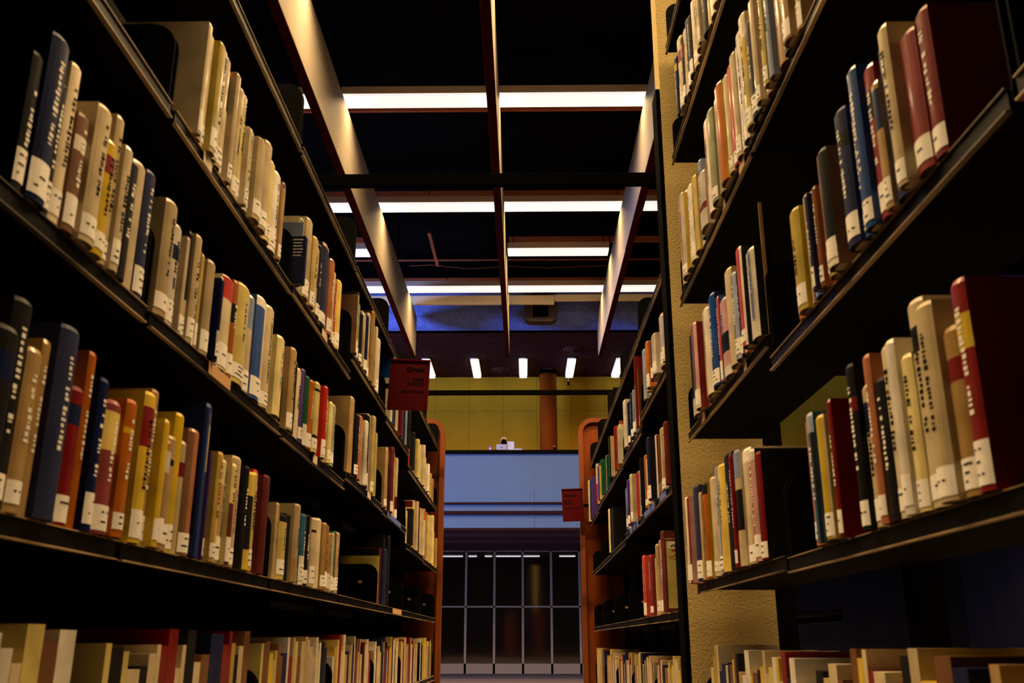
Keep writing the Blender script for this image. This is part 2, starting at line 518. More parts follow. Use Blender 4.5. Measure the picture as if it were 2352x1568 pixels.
    t = thing('sensor', 'small white stick hanging from the ceiling below the fourth lamp', 'sensor', (x, 12.12 * K, zl))
    z1 = ZC + on_y(1305.5, 877, 12.12 * K)[1]
    MB().lathe([(.022, z1 - zl), (.022, 0)], 0, 0, 12).build('rod', WHITEP, t)
    MB().lathe([(.035, z1 - zl - .10), (.035, z1 - zl)], 0, 0, 12).build('head', DARK, t)


def balcony():
    y = 10.5 * K
    z = lambda py: ZC + on_y(1176, py, y)[1]
    X = HW - .05
    z0 = z(1212) - .0
    t = thing('balcony_parapet', 'balcony front with daylight blue in its colour, dark coping and two dark rails', 'balcony', (0, y, z0))
    xj = on_y(1227, 1100, y)[0]
    zc = z(1042)
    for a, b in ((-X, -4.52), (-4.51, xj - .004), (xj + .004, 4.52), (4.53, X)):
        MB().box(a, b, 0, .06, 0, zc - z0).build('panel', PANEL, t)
    MB().box(-X, X, -.05, .30, zc - z0, z(1033.5) - z0).build('coping', DARK, t, bevel=.01)
    for py, hh in ((1155.5, .025), (1177.5, .048)):
        MB().box(-X, X, -.05, -.001, z(py) - z0 - hh, z(py) - z0 + hh).build('rail', RAIL, t)
    MB().box(-X, X, -.03, .06, -.07, -.001).build('bottom_trim', RAIL, t)
    zt = z(1033.5)
    px = lambda p: on_y(p, 1033, y + .1)[0]
    # laptop, lid towards the aisle
    xa, xb = px(1140.3), px(1164)
    w = xb - xa
    lh = w * .60
    t = thing('laptop', 'open silver laptop on the balcony coping with its lid facing us', 'laptop', ((xa + xb) / 2, y + .02, zt))
    lid = MB().box(-w / 2, w / 2, 0, .008, .012, lh).build('lid', SILVER, t, bevel=.004)
    MB().prism([(.016 * math.cos(a * math.pi / 8), lh * .48 + .018 * math.sin(a * math.pi / 8)) for a in range(16)], 'y', -.001, 0).build('emblem', DARK, lid)
    MB().box(-w / 2, w / 2, .008, .22, 0, .012).build('base', SILVER, t, bevel=.003)
    # round-backed object behind the laptop
    xm, zm = on_y(1157, 1012, y + .45)
    zm += ZC
    t = thing('chair', 'round black chair back with cream rim rising behind the laptop', 'chair', (xm, y + .62, zt - 1.1))
    def disc(rx, rz, y0, y1, cz):
        return MB().prism([(rx * math.cos(2 * math.pi * i / 28), cz + rz * math.sin(2 * math.pi * i / 28)) for i in range(28)], 'y', y0, y1)
    cz = zm - (zt - 1.1)
    disc(.092, .125, 0, .04, cz + .03).build('backrest', mat('cream_shell', (.22, .17, .09), .6, spec=.1), t, bevel=.01)
    disc(.083, .1, -.012, -.001, cz - .015).build('cushion', DARK, t, bevel=.004)
    MB().lathe([(.03, .55), (.03, cz - .05)], 0, .05, 10).build('post', DARK, t)
    MB().lathe([(.2, .45), (.22, .48), (.22, .54), (.2, .56)], 0, .2, 20).build('seat', DARK, t)
    MB().lathe([(.24, .0), (.24, .03), (.03, .06), (.03, .45)], 0, .2, 16).build('base', DARK, t)
    # white box, silver box, bottle, dark cup
    xa, xb = px(1165.7), px(1181)
    h = (1033.5 - 1013) / F * (y * CO + 1.5) * 1.02
    t = thing('white_box', 'upright white box on the balcony coping right of the laptop', 'box', ((xa + xb) / 2, y + .05, zt))
    MB().box((xa - xb) / 2, (xb - xa) / 2, 0, .16, 0, h - .03).build('body', WHITEP, t, bevel=.004)
    MB().box((xa - xb) / 2 - .002, (xb - xa) / 2 + .002, -.002, .162, h - .029, h).build('lid', WHITEP, t, bevel=.003)
    xa, xb = px(1182), px(1198.5)
    t = thing('flat_box', 'low flat pale box on the balcony coping beside the white box', 'box', ((xa + xb) / 2, y + .06, zt))
    MB().box((xa - xb) / 2, (xb - xa) / 2, 0, .2, 0, .03).build('body', mat('grey_lilac', (.4, .4, .55), .5), t)
    MB().box((xa - xb) / 2, (xb - xa) / 2, 0, .2, .031, .062).build('lid', SILVER, t)
    xm = px(1126.5)
    t = thing('bottle', 'small dark blue bottle with white label left of the laptop', 'bottle', (xm, y + .08, zt))
    MB().lathe([(.036, 0), (.038, .01), (.038, .085), (.03, .1), (.018, .112)], 0, 0, 20).build('body', BLUEP, t, smooth=True)
    MB().lathe([(.0385, .03), (.0385, .075)], 0, 0, 20).build('label_band', WHITEP, t)
    MB().lathe([(.024, .1121), (.024, .145)], 0, 0, 16).build('cap', mat('purple_cap', (.1, .03, .2), .4), t)
    xm = px(1273.5)
    t = thing('cup', 'small black cup on the coping before the round column', 'cup', (xm, y + .08, zt))
    MB().lathe([(.028, 0), (.036, .1), (.032, .1), (.026, .01)], 0, 0, 20).build('body', DARK, t, smooth=True)
    MB().lathe([(.037, .1001), (.037, .115), (.03, .122)], 0, 0, 20).build('lid', mat('grey_lid', (.12, .12, .14), .4), t)


# ------------------------------------------------------------------ library shelving
SHD = 0.25           # depth of a shelf
LX, RX = -0.60, 0.50
LOW = [.14, -.22, -.58, -.92]
Z_LB = [[1.28, a, b] + LOW for a, b in ((.872, .505), (.872, .505), (.872, .505), (.88, .502), (.955, .54), (.93, .535), (.86, .468), (.86, .46))]
Z_RB = [[1.27, a, b, .09, -.29, -.62, -.92] for a, b in ((.918, .505), (.868, .50), (.86, .478), (.865, .475), (.845, .475))]
Z_A = [1.97, 1.54, 1.038, .60, .155, -.25, -.60, -.92]
Z_B = [1.97, 1.54, 1.038, .545, .149, -.25, -.60, -.92]
L_B = [-.30 + .85 * i for i in range(9)]        # -.30 .. 6.5
R_B = [3.08, 3.93, 4.73, 5.53, 6.33, 7.13]
N_B = [-1.14, -.15, .84, 1.83, 2.82]
EDGE_CARDS = {}


def bracket(side, xf, y, z, h, parent, at):
    """rounded end plate of a shelf, standing across the aisle direction"""
    r = .045
    d = SHD - .015
    o = [(0, -.012), (0, h - r)]
    for i in range(1, 8):
        a = math.pi / 2 * i / 7
        o.append((r * (1 - math.cos(a)), h - r + r * math.sin(a)))
    o += [(d, h), (d, -.012)]
    o = [(xf + side * (.006 + u) - at[0], z + w - at[2]) for u, w in o]
    mb = MB().prism(o, 'y', y - .0015 - at[1], y + .0015 - at[1])
    cx, cz = xf + side * .075 - at[0], z + h * .55 - at[2]
    mb.prism([(cx + .010 * math.cos(i * math.pi / 6), cz + .007 * math.sin(i * math.pi / 6)) for i in range(12)], 'y', y - .004 - at[1], y - .0016 - at[1], 1)
    return mb.build('end_bracket', [STEEL, EDGE], parent)


def bay(side, xf, y0, y1, zs, label, group, cap=.185, double=True, brh=.16):
    at = (xf + side * SHD, (y0 + y1) / 2, 0)
    t = thing('shelving_bay', label, 'bookcase', at, group)
    g = .006
    ztop = zs[0] + ZC
    for k, y in enumerate((y0 + .002, y1 - .032)):
        mb = MB()
        mb.box(-.025, .025, y - at[1], y + .03 - at[1], 0, ztop + .33 if cap else ztop)
        mb.build('upright', STEEL, t)
    for z in zs:
        Z = z + ZC
        mb = MB()
        ya, yb = y0 + g - at[1], y1 - g - at[1]
        xa, xb = xf - at[0], xf + side * SHD - at[0] - side * .028
        mb.box(xa + side * .004, xb, ya, yb, Z - .016, Z - .0005, 0)
        # folded front lip with two edges that carry a painted glint
        mb.box(xa, xa + side * .004, ya + .004, yb - .004, Z - .026, Z - .0018, 1)
        mb.box(xa - side * .003, xa + side * .003, ya + .004, yb - .004, Z - .0017, Z - .0002, 2)
        mb.box(xa - side * .005, xa + side * .003, ya + .004, yb - .004, Z - .0285, Z - .0262, 2)
        sh = mb.build('shelf', [STEEL, LIP, EDGE], t)
        h = brh if z != zs[0] else cap
        for y in (y0 + g + .003, y1 - g - .003):
            bracket(side, xf, y, Z, h, sh, at)
        for (pa, pb, col) in EDGE_CARDS.get((side, round(y0, 2), z), []):
            # paper card in the label holder; blue ones paint a reflection on the lip
            c = MB().box(xa - side * .0062, xa - side * .0052, pa - at[1], pb - at[1], Z - .0255, Z - .0022)
            c.build('lip_card_or_sheen', mat('card_or_sheen_' + col, *CARDC[col]), sh)
    if double:
        for z in zs:
            Z = z + ZC
            mb = MB()
            ya, yb = y0 + g - at[1], y1 - g - at[1]
            mb.box(side * .028, side * SHD, ya, yb, Z - .016, Z - .001, 0)
            mb.box(side * (SHD - .004), side * SHD, ya, yb, Z - .034, Z + .004, 1)
            mb.build('rear_shelf', [STEEL, LIP], t)
    if double:
        MB().box(-.002, .002, y0 + .04 - at[1], y1 - .04 - at[1], .08, zs[0] + ZC - .02).build('added_back_sheet', STEEL, t)  # added to block the window light behind the open shelves
    MB().box(xf - at[0] + side * .02, side * SHD * .9, y0 + .04 - at[1], y1 - .04 - at[1], 0, .07).build('base', STEEL, t)
    return t


CARDC = {'cream': ((.62, .52, .36), .6), 'tan': ((.5, .28, .12), .6), 'blue': ((.10, .14, .45), .4)}  # blue is no card colour, it paints blue reflected on the lip
L_NAMES = ['behind us', 'at the left edge', 'left front', 'left second', 'left third', 'left fourth', 'left fifth', 'left last']


def cards():
    def add(side, X, zi, zss, bs, px0, px1, py, col):
        ya, yb = sorted((on_x(px0, py, X)[0], on_x(px1, py, X)[0]))
        for k, (b0, b1) in enumerate(zip(bs, bs[1:])):
            if b0 <= (ya + yb) / 2 < b1:
                zs = zss[k] if isinstance(zss[0], list) else zss
                EDGE_CARDS.setdefault((side, round(b0, 2), zs[zi]), []).append((max(ya, b0 + .012), min(yb, b1 - .012), col))
    add(-1, LX, 1, Z_LB, L_B, 458, 480, 385, 'cream')
    add(-1, LX, 2, Z_LB, L_B, 470, 524, 870, 'tan')
    add(-1, LX, 2, Z_LB, L_B, 714, 724, 1057, 'cream')
    add(-1, LX, 1, Z_LB, L_B, 735, 748, 770, 'cream')
    add(-1, LX, 2, Z_LB, L_B, 840, 848, 1145, 'cream')
    add(-1, LX, 2, Z_LB, L_B, 886, 918, 1200, 'blue')
    add(-1, LX, 3, Z_LB, L_B, 905, 925, 1240, 'tan')
    add(1, RX, 2, Z_A, N_B, 1704, 1718, 400, 'tan')
    add(1, RX, 2, Z_A, N_B, 1664, 1672, 475, 'cream')
    add(1, RX, 3, Z_A, N_B, 1714, 1720, 835, 'cream')
    add(1, RX, 3, Z_A, N_B, 1615, 1625, 960, 'tan')
    add(1, RX, 2, Z_RB, R_B, 1450, 1470, 1220, 'blue')  # blue reflected in the lip, laid on as coloured strips
    add(1, RX, 2, Z_RB, R_B, 1483, 1510, 1180, 'blue')
    add(1, RX, 2, Z_RB, R_B, 1518, 1534, 1140, 'blue')


def stacks():
    cards()
    for i in range(8):
        lab = ('black steel bookcase bay %s of the left range' % ('standing ' + L_NAMES[i]) if i < 2 else
               'black steel bookcase bay, %s of the left range along the aisle' % ('front', 'second', 'third', 'fourth', 'fifth', 'last')[i - 2])
        bay(-1, LX, L_B[i], L_B[i + 1], Z_LB[i], lab, 'bays of the left range')
    for i in range(5):
        bay(1, RX, R_B[i], R_B[i + 1], Z_RB[i], 'black steel bookcase bay, %s beyond the stucco pillar on the right' % ORD[i], 'bays of the right range', double=True)
    for i, lab in ((3, 'black steel bookcase bay before the stucco pillar on the right'), (2, 'black steel bookcase bay at the right edge with yellow and blue books'), (1, 'nearest black steel bookcase bay of the right side')):
        bay(1, RX, N_B[i], N_B[i + 1], Z_A if i == 3 else Z_B, lab, 'near bays on the right', double=False)
    # black corner post where the far range meets the pillar
    p = [o for o in scene.objects if o.get('label', '').startswith('black steel bookcase bay, first beyond')][0]
    MB().box(.467 - p.location.x, .4810 - p.location.x, 2.880 - p.location.y, 2.974 - p.location.y, 0, ZC + 1.85).build('corner_post', DARK, p)
    # stucco pillar
    tag(MB().box(.4815, .765, 2.875, 2.975, 0, ZC + 9.49).build('stucco_pillar', STUCCO), 'rough yellow stucco pillar between the two right bookcases', 'pillar')
    # tie bars over the aisle
    for y, xa, xb, h, lab in ((3.1, -.83, .70, .024, 'black steel tie bar crossing the aisle above, nearer one'), (6.15, -.83, .62, .016, 'thin black tie bar crossing the aisle before the mustard wall')):
        zc = on_y(1176, 414 if y < 4 else 901.5, y)[1]
        t = thing('tie_bar', lab, 'bar', (0, y, ZC + zc))
        MB().box(xa, xb, -.012, .012, -h, h).build('bar', DARK, t, bevel=.002)
        for x in (xa, xb):
            MB().box(x - .02, x + .02, -.02, .02, -.05, .03).build('clamp', STEEL, t, bevel=.002)
    # oak end panels
    for side, y, px_in, ptop, xo, lab in ((-1, 6.53, 1022.5, 962, -1.12, 'orange oak end panel with rounded corner closing the left range'), (1, 7.17, 1328.5, 960, 1.02, 'orange oak end panel with rounded corner closing the right range')):
        xi = on_y(px_in, 1000, y)[0]
        zt = ZC + on_y(1010 if side < 0 else 1360, ptop, y)[1]
        t = thing('end_panel', lab, 'panel', (xi, y, 0))
        W = abs(xo - xi); s = 1 if side > 0 else -1
        def rr(m, r):
            o = [(m, .0), (m, zt - m - r)]
            for i in range(1, 9):
                a = math.pi / 2 * i / 8
                o.append((m + r * (1 - math.cos(a)), zt - m - r + r * math.sin(a)))
            for i in range(0, 9):
                a = math.pi / 2 * i / 8
                o.append((W - m - r + r * math.sin(a), zt - m - r + r * math.cos(a)))
            o += [(W - m, 0)]
            return [(s * u, w) for u, w in o]
        MB().prism(rr(.0, .11), 'y', .012, .045).build('board', WOOD, t)
        a, b = rr(0, .11), rr(.035, .08)
        f = MB()
        for i in range(len(a) - 1):
            p, q, r2, s2 = a[i], a[i + 1], b[i + 1], b[i]
            f.poly([(p[0], -.012, p[1]), (q[0], -.012, q[1]), (r2[0], -.012, r2[1]), (s2[0], -.012, s2[1])])
            f.poly([(p[0], -.012, p[1]), (q[0], -.012, q[1]), (q[0], .0118, q[1]), (p[0], .0118, p[1])])
            f.poly([(s2[0], -.012, s2[1]), (r2[0], -.012, r2[1]), (r2[0], .0118, r2[1]), (s2[0], .0118, s2[1])])
        f.build('frame', WOODF, t)
        if side < 0:
            MB().prism([(-.15, zt - .075), (-.09, zt - .075), (-.06, zt - .085), (-.075, zt - .11), (-.16, zt - .14)], 'y', -.004, .0115).build('fixing_plate', STEEL, t)
            MB().lathe([(.006, 0), (.006, .004)], 0, 0, 10).build('screw', SILVER, t)
            o = bpy.data.objects['screw']; o.rotation_euler = (math.pi / 2, 0, 0); o.location = (-.085, -.0042, zt - .093)


def signs():
    # Greek
    y = 3.94
    def sign(name_label, corners, y, lines, align):
        side_x = -1 if align == 'RIGHT' else 1
        (xa, zt), (xb, zb) = on_y(*corners[0], y), on_y(*corners[1], y)
        tilt = corners[2]
        t = thing('section_sign', name_label, 'sign', ((xa + xb) / 2, y, ZC + zb), 'red section signs', (0, math.radians(tilt), 0))
        w, h = (xb - xa) / 2, zt - zb
        MB().box(-w, w, 0, .004, 0, h).build('panel', SIGN, t)
        e = .012
        f = MB()
        ex = w if align == 'RIGHT' else -w
        sx = -1 if align == 'RIGHT' else 1
        f.box(ex, ex + sx * e * .5, -.006, -.0001, 0, h); f.box(-w, w, -.006, -.0001, h - e * .5, h)
        f.build('edge_channel', SIGNE, t)
        xm = (LX - .02) if side_x < 0 else (RX + .02)
        a_, b_ = sorted((xm - (xa + xb) / 2, -side_x * -1 * w * .9))
        MB().box(a_, b_, .0041, .0075, h * .42, h * .52).build('mount', STEEL, t)
        for body, fr, size, sxx in lines:
            mm = INK
            x = (w - .022) if align == 'RIGHT' else (-w + .014)
            text(body, size, (x, -.0015, h * fr), mm, t, 'lettering', align, .0007 if size > .025 else .0003, sx=sxx)
        return t
    sign('dark red sign reading Greek fixed to the left range', ((893, 826), (981, 942), 2.2), y, (('Greek', .765, .031, 1.0), ('LANG', .585, .0205, .95), ('ENC/DIC', .495, .0205, .9), ('(also borrowed)', .355, .0155, .95)), 'RIGHT')
    sign('dark red sign reading German fixed to the right range', ((1292, 1122), (1342.5, 1197), 2.0 * -1), 7.08, (('German', .765, .028, 1.0), ('LANG', .615, .0185, .95), ('ENC/DIC', .535, .0185, .85), ('(located by language)', .395, .0135, .95)), 'LEFT')


# ------------------------------------------------------------------ books
PAL = {
    'c': ('cream', (.68, .57, .37)), 'w': ('white', (.76, .71, .62)), 'y': ('yellow', (.72, .52, .08)), 'm': ('mustard', (.48, .34, .09)),
    't': ('tan', (.46, .31, .15)), 'b': ('brown', (.17, .075, .035)), 'k': ('black', (.012, .012, .014)), 'n': ('navy', (.016, .022, .075)),
    'u': ('blue', (.008, .065, .30)), 'l': ('grey-blue', (.30, .36, .52)), 'g': ('grey', (.26, .25, .22)), 'e': ('green', (.008, .075, .03)),
    'o': ('olive', (.28, .30, .11)), 'r': ('red', (.48, .016, .006)), 'a': ('orange', (.50, .14, .012)), 'd': ('crimson', (.22, .018, .02)),
    'p': ('purple', (.07, .035, .20)), 'x': ('pink', (.62, .36, .34)), 'i': ('rust', (.36, .11, .03)), 'v': ('sage-green', (.42, .46, .34)),
    's': ('beige', (.52, .42, .27)), 'q': ('teal', (.012, .10, .20)), 'h': ('lemon', (.66, .55, .20)), 'j': ('mint-green', (.20, .5, .25)), 'z': ('maroon', (.11, .02, .02)),
}


def cmat(c):
    nm, col = PAL[c]
    key = 'book_' + nm.replace(' ', '_')
    if key in MATS: return MATS[key]
    dark = max(col) < .12
    m = mat(key, col, .45, noise=.28, scale=16, coat=.04 if dark else .3, spec=.06 if dark else .15)
    # no two volumes of a colour are equally faded
    nt = m.node_tree
    b = nt.nodes['Principled BSDF']
    src = b.inputs['Base Color'].links[0].from_socket
    oi = nt.nodes.new('ShaderNodeObjectInfo')
    mr = nt.nodes.new('ShaderNodeMapRange')
    mr.inputs['To Min'].default_value = .62
    mr.inputs['To Max'].default_value = 1.12
    hs = nt.nodes.new('ShaderNodeHueSaturation')
    mr2 = nt.nodes.new('ShaderNodeMapRange')
    mr2.inputs['To Min'].default_value = 1.25
    mr2.inputs['To Max'].default_value = .85
    nt.links.new(oi.outputs['Random'], mr.inputs[0])
    nt.links.new(oi.outputs['Random'], mr2.inputs[0])
    nt.links.new(mr.outputs[0], hs.inputs['Value'])
    nt.links.new(mr2.outputs[0], hs.inputs['Saturation'])
    nt.links.new(src, hs.inputs['Color'])
    nt.links.new(hs.outputs[0], b.inputs['Base Color'])
    return m


BOOKS = []          # (bay, row, far Y) for the counts in the labels
COUNT = {}
RND = random.Random(7)


def cuts_of(bands, h):
    z = {0.0, h}
    for a, b, _ in bands: z |= {a * h, b * h}
    return sorted(z)


def make_book(side, xs, y0, y1, z0, h, col, bands=(), vsplit=None, depth=.165, lean=0.0, label=True, title=None, far=False, lh=None, capcol=None, rnd=RND):
    """one volume: wrapped cover, page block, call-number sticker, title marks"""
    t = y1 - y0
    root = bpy.data.objects.new('book', None)
    root.empty_display_size = .02
    root.location = (xs, (y0 + y1) / 2, ZC + z0 + .0005)
    root.rotation_euler = (lean, 0, 0)
    link(root)
    bul = min(.16 * t, .008)
    th = min(.0022, t * .15)
    n = 7
    prof = []
    for i in range(n + 1):
        u = -1 + 2 * i / n
        prof.append((-side * bul * (1 - abs(u) ** 2.6), u * t / 2))
    outer = [(side * depth, -t / 2)] + prof + [(side * depth, t / 2)]
    inner = [(side * depth, -t / 2 + th)] + [(x + side * th, y * (1 - 2 * th / t)) for x, y in prof] + [(side * depth, t / 2 - th)]
    mats = [cmat(col)]
    def slot(c):
        m = cmat(c)
        if m not in mats: mats.append(m)
        return mats.index(m)
    mb = MB()
    zs = cuts_of(bands, h)
    # a rounded head to the spine
    rb = min(.006, h * .04)
    zs = sorted(set(zs) | {h - rb})
    ko = len(outer)
    for za, zb in zip(zs, zs[1:]):
        zm = (za + zb) / 2
        c = None
        for a, b, cc in bands:
            if a * h <= zm < b * h: c = cc
        for i in range(ko - 1):
            mi = 0
            sp = 1 <= i <= n
            if vsplit and sp:
                u = (i - 1 + .5) / n
                if side > 0: u = 1 - u
                for fr, cc in vsplit:
                    if u > fr: mi = slot(cc)
            if c and sp: mi = slot(c)
            k1 = 1.0
            top_in = side * .003 if (zb == h and sp) else 0
            mb.poly([(outer[i][0], outer[i][1], za), (outer[i + 1][0], outer[i + 1][1], za), (outer[i + 1][0] + top_in, outer[i + 1][1], zb), (outer[i][0] + top_in, outer[i][1], zb)], mi)
            mb.poly([(inner[i][0], inner[i][1], za), (inner[i + 1][0], inner[i + 1][1], za), (inner[i + 1][0] + top_in, inner[i + 1][1], zb), (inner[i][0] + top_in, inner[i][1], zb)], 0)
    ti = lambda i: side * .003 if 1 <= i <= n + 1 else 0
    for i in range(ko - 1):
        mb.poly([(outer[i][0] , outer[i][1], 0), (outer[i + 1][0], outer[i + 1][1], 0), (inner[i + 1][0], inner[i + 1][1], 0), (inner[i][0], inner[i][1], 0)], 0)
        sp = 1 <= i <= n
        d = side * .003 if sp else 0
        mb.poly([(outer[i][0] + d, outer[i][1], h), (outer[i + 1][0] + d, outer[i + 1][1], h), (inner[i + 1][0] + d, inner[i + 1][1], h), (inner[i][0] + d, inner[i][1], h)], 0)
    mb.build('cover', mats, root, recalc=False)
    pm = .004
    MB().box(side * .005, side * (depth - .004), -t / 2 + th + .0002, t / 2 - th - .0002, pm * .5, h - pm).build('pages', PAGES, root)
    if not far:
        sx = -side
        if label and rnd.random() < .8:
            l0, l1 = label if isinstance(label, tuple) else (rnd.uniform(.004, .012), min(rnd.uniform(.034, .055), h * .3))
            q = MB()
            pts = [(x + sx * .0007, y) for x, y in prof]
            for i in range(n):
                q.poly([(*pts[i], l0), (*pts[i + 1], l0), (*pts[i + 1], l1), (*pts[i], l1)], 0)
            nl = rnd.choice((1, 2, 2, 3))
            for r in range(nl):
                zz = l1 - (r + .8) * (l1 - l0) / (nl + .6)
                a, b = sorted((rnd.uniform(.12, .3), rnd.uniform(.55, .88)))
                i0, i1 = int(1 + a * (n - 2)), int(1 + b * (n - 1))
                for i in range(i0, i1):
                    if rnd.random() < .6:
                        p, r2 = pts[i], pts[i + 1]
                        e = sx * .0004
                        q.poly([(p[0] + e, p[1], zz), (r2[0] + e, r2[1], zz), (r2[0] + e, r2[1], zz + .0024), (p[0] + e, p[1], zz + .0024)], 1)
            q.build('spine_label', [LABELW, INK], root, recalc=False)
        if title:
            # title marks running up the spine, too small to read
            q = MB()
            z = h * title[0]
            ymid = 0
            wd = min(t * .2, .006)
            while z < h * title[1]:
                ln = rnd.uniform(.002, .006)
                if rnd.random() < .82:
                    yy0 = -wd * rnd.uniform(.4, 1); yy1 = wd * rnd.uniform(.4, 1)
                    xb = -side * (bul * .97 + .0006)
                    q.poly([(xb, yy0, z), (xb, yy1, z), (xb, yy1, z + ln), (xb, yy0, z + ln)], 0)
                z += ln + rnd.uniform(.0015, .004)
            q.build('lettering', [{'k': INK, 'w': INKW, 'r': cmat('r'), 'u': cmat('u'), 'i': cmat('i')}[title[2]]], root, recalc=False)
    return root


def cover_text(root, side, t, h, dep, ink, rnd):
    """short unreadable text lines across the upper part of the near cover"""
    q = MB()
    y = -t / 2 - .0004
    if ink == 'v':
        MB().box(side * .006, side * (dep - .01), y, y - .0004, .012, h - .036).build('cover_panel', cmat('h'), root)
        MB().box(side * .004, side * (dep - .008), y, y - .0004, h - .030, h - .027).build('cover_rule', cmat('s'), root)
        MB().box(side * .012, side * .047, y - .0005, y - .0009, h - .062, h - .038).build('shelf_sticker', LABELW, root)
        a = MB()
        for i in range(8):
            w0, w1 = math.pi * i / 8, math.pi * (i + 1) / 8
            f = lambda w, r: (side * (.030 - side * r * math.cos(w) * side), y - .0011, h - .056 + r * math.sin(w))
            a.poly([f(w0, .006), f(w1, .006), f(w1, .009), f(w0, .009)])
        for xx in (.0245, .0285, .0325):
            a.poly([(side * xx, y - .0011, h - .056), (side * (xx + .0025), y - .0011, h - .056), (side * (xx + .0025), y - .0011, h - .051), (side * xx, y - .0011, h - .051)])
        a.build('emblem', INK, root, recalc=False)
        text('VON', .020, (side * .013, y - .0006, h - .098), cmat('r'), root, 'lettering', sx=.95)
        x, z = .024, h - .072
        while x < dep - .03:
            q.poly([(side * x, y - .0006, z), (side * (x + .005), y - .0006, z), (side * (x + .005), y - .0006, z + .008), (side * x, y - .0006, z + .008)], 0)
            q.poly([(side * x, y - .0006, h - .022), (side * (x + .005), y - .0006, h - .022), (side * (x + .005), y - .0006, h - .013), (side * x, y - .0006, h - .013)], 0)
            x += .0068
        q.build('lettering', cmat('r'), root, recalc=False)
        return
    z = h - .012
    for k in range(6):
        a, e = .006 + rnd.uniform(0, .006), min(dep * .6, .05) + rnd.uniform(0, .03)
        x = a
        while x < e:
            w = rnd.uniform(.002, .006)
            q.poly([(side * x, y, z), (side * (x + w), y, z), (side * (x + w), y, z + .003), (side * x, y, z + .003)], 0)
            x += w + .0015
        z -= .009
    q.build('lettering', {'w': INKW, 'k': INK}[ink], root, recalc=False)


def describe(col, t, h, bands, vsplit, rnd=None):
    size = 'thick' if t > .05 else 'slim' if t < .017 else 'tall' if h > .245 else 'short' if h < .165 else ''
    s = (size + ' ' + PAL[col][0]).strip() + ' book'
    if vsplit and vsplit[0][0] < 0:
        s = (size + ' ' + PAL[vsplit[0][1]][0]).strip() + ' book with dark cover'  # some of these dark covers are shade put into the cover colour
    elif bands:
        b = max(bands, key=lambda q: q[1] - q[0])
        if PAL[b[2]][0] != PAL[col][0]: s += ' with %s band' % PAL[b[2]][0]
    elif vsplit:
        if PAL[vsplit[0][1]][0] != PAL[col][0]: s += ' with %s side' % PAL[vsplit[0][1]][0]
    return s


PENDING = []
EXTRA = []


def row(side, origin, z, rowname, bayname, data, scale=4.704, group=None, far=False, X=None, ymax=None, ymin=None, exact=None):
    """books of one shelf stretch; each entry: xl xr ytop colour [options], read off the photograph and set on the shelf"""
    ox, oy = origin
    xs = X if X is not None else (LX if side < 0 else RX - .010)
    items = []
    for e in data.strip().split(';'):
        e = e.split()
        if not e: continue
        xl, xr, yt, col = float(e[0]), float(e[1]), float(e[2]), e[3]
        o = dict(bands=[], vsplit=[], label=True, title=None, depth=None, lean=0, h=None, far=far)
        for k in e[4:]:
            if k[0] == 'B':
                a, c = k[1:].split(':'); a, b = a.split('-'); o['bands'].append((float(a), float(b), c))
            elif k[0] == 'V':
                a, c = k[1:].split(':'); o['vsplit'].append((float(a), c))
            elif k == 'N': o['label'] = False
            elif k[0] == 'T':
                a, c = k[1:].split(':'); a, b = a.split('-'); o['title'] = (float(a), float(b), c)
            elif k == 'W': o['word'] = True
            elif k[0] == 'C': o['cover'] = k[1]
            elif k[0] == 'h': o['h'] = float(k[1:])
            elif k[0] == 'd': o['depth'] = float(k[1:])
            elif k[0] == 'l': o['lean'] = math.radians(float(k[1:]))
            elif k == 'F': o['far'] = True
        pl, pr = (ox + xl / scale, oy + yt / scale), (ox + xr / scale, oy + yt / scale)
        ya, za = on_x(*pl, xs); yb, zb = on_x(*pr, xs)
        h = o['h'] or (za + zb) / 2 - z
        h = max(.09, min(.285 if .94 < z < 1 else .31 if .9 <= z <= .94 else .335, h))
        items.append([min(ya, yb), max(ya, yb), h, col, o])
    items.sort(key=lambda i: i[0])
    prev = ymin if ymin is not None else -9
    out = []
    for it in items:
        it[0] = max(it[0], prev + .0012)
        if it[4]['depth'] and it[4]['depth'] < .01: it[1] = it[0] + .003
        elif it[1] - it[0] < .007: it[1] = it[0] + .007
        if ymax is not None and it[1] > ymax:
            it[1] = ymax
            if it[1] - it[0] < .006: continue
        prev = it[1]
        if it[1] - it[0] > .085:
            # several volumes side by side: the one that stands out, and set-back neighbours in the same binding
            y = it[1] - .052
            while y - it[0] > .016:
                t = min(.042, y - it[0]) if y - it[0] > .055 else y - it[0]
                EXTRA.append((side, xs + side * .008, y - t, t - .0015, z, it[2] - .008 * (len(EXTRA) % 3), col, o))
                y -= t
            it[0] = it[1] - .052
        out.append(it)
    PENDING.append((side, xs, z, rowname, bayname, out, group or ('books on the %s shelf, %s' % (rowname, bayname))))


def filler(side, y0, y1, z, rowname, bayname, seed, cols, group=None, hmin=.17, hmax=.25):
    r = random.Random(seed)
    xs = LX if side < 0 else RX - .008
    y = y0
    out = []
    while True:
        t = r.uniform(.018, .05)
        if y + t > y1: break
        col = r.choice(cols)
        o = dict(bands=[], vsplit=[], label=True, title=(.35, .85, 'k' if col in 'cwyhslxm' else 'w') if r.random() < .6 else None, depth=None, lean=0, h=None, far=False)
        if r.random() < .35: o['bands'] = [(r.uniform(.6, .75), r.uniform(.78, .95), r.choice('kdwyn'))]
        out.append([y, y + t, r.uniform(hmin, hmax), col, o])
        y += t + .0012
    PENDING.append((side, xs, z, rowname, bayname, out, group or ('books on the %s shelf, %s' % (rowname, bayname))))


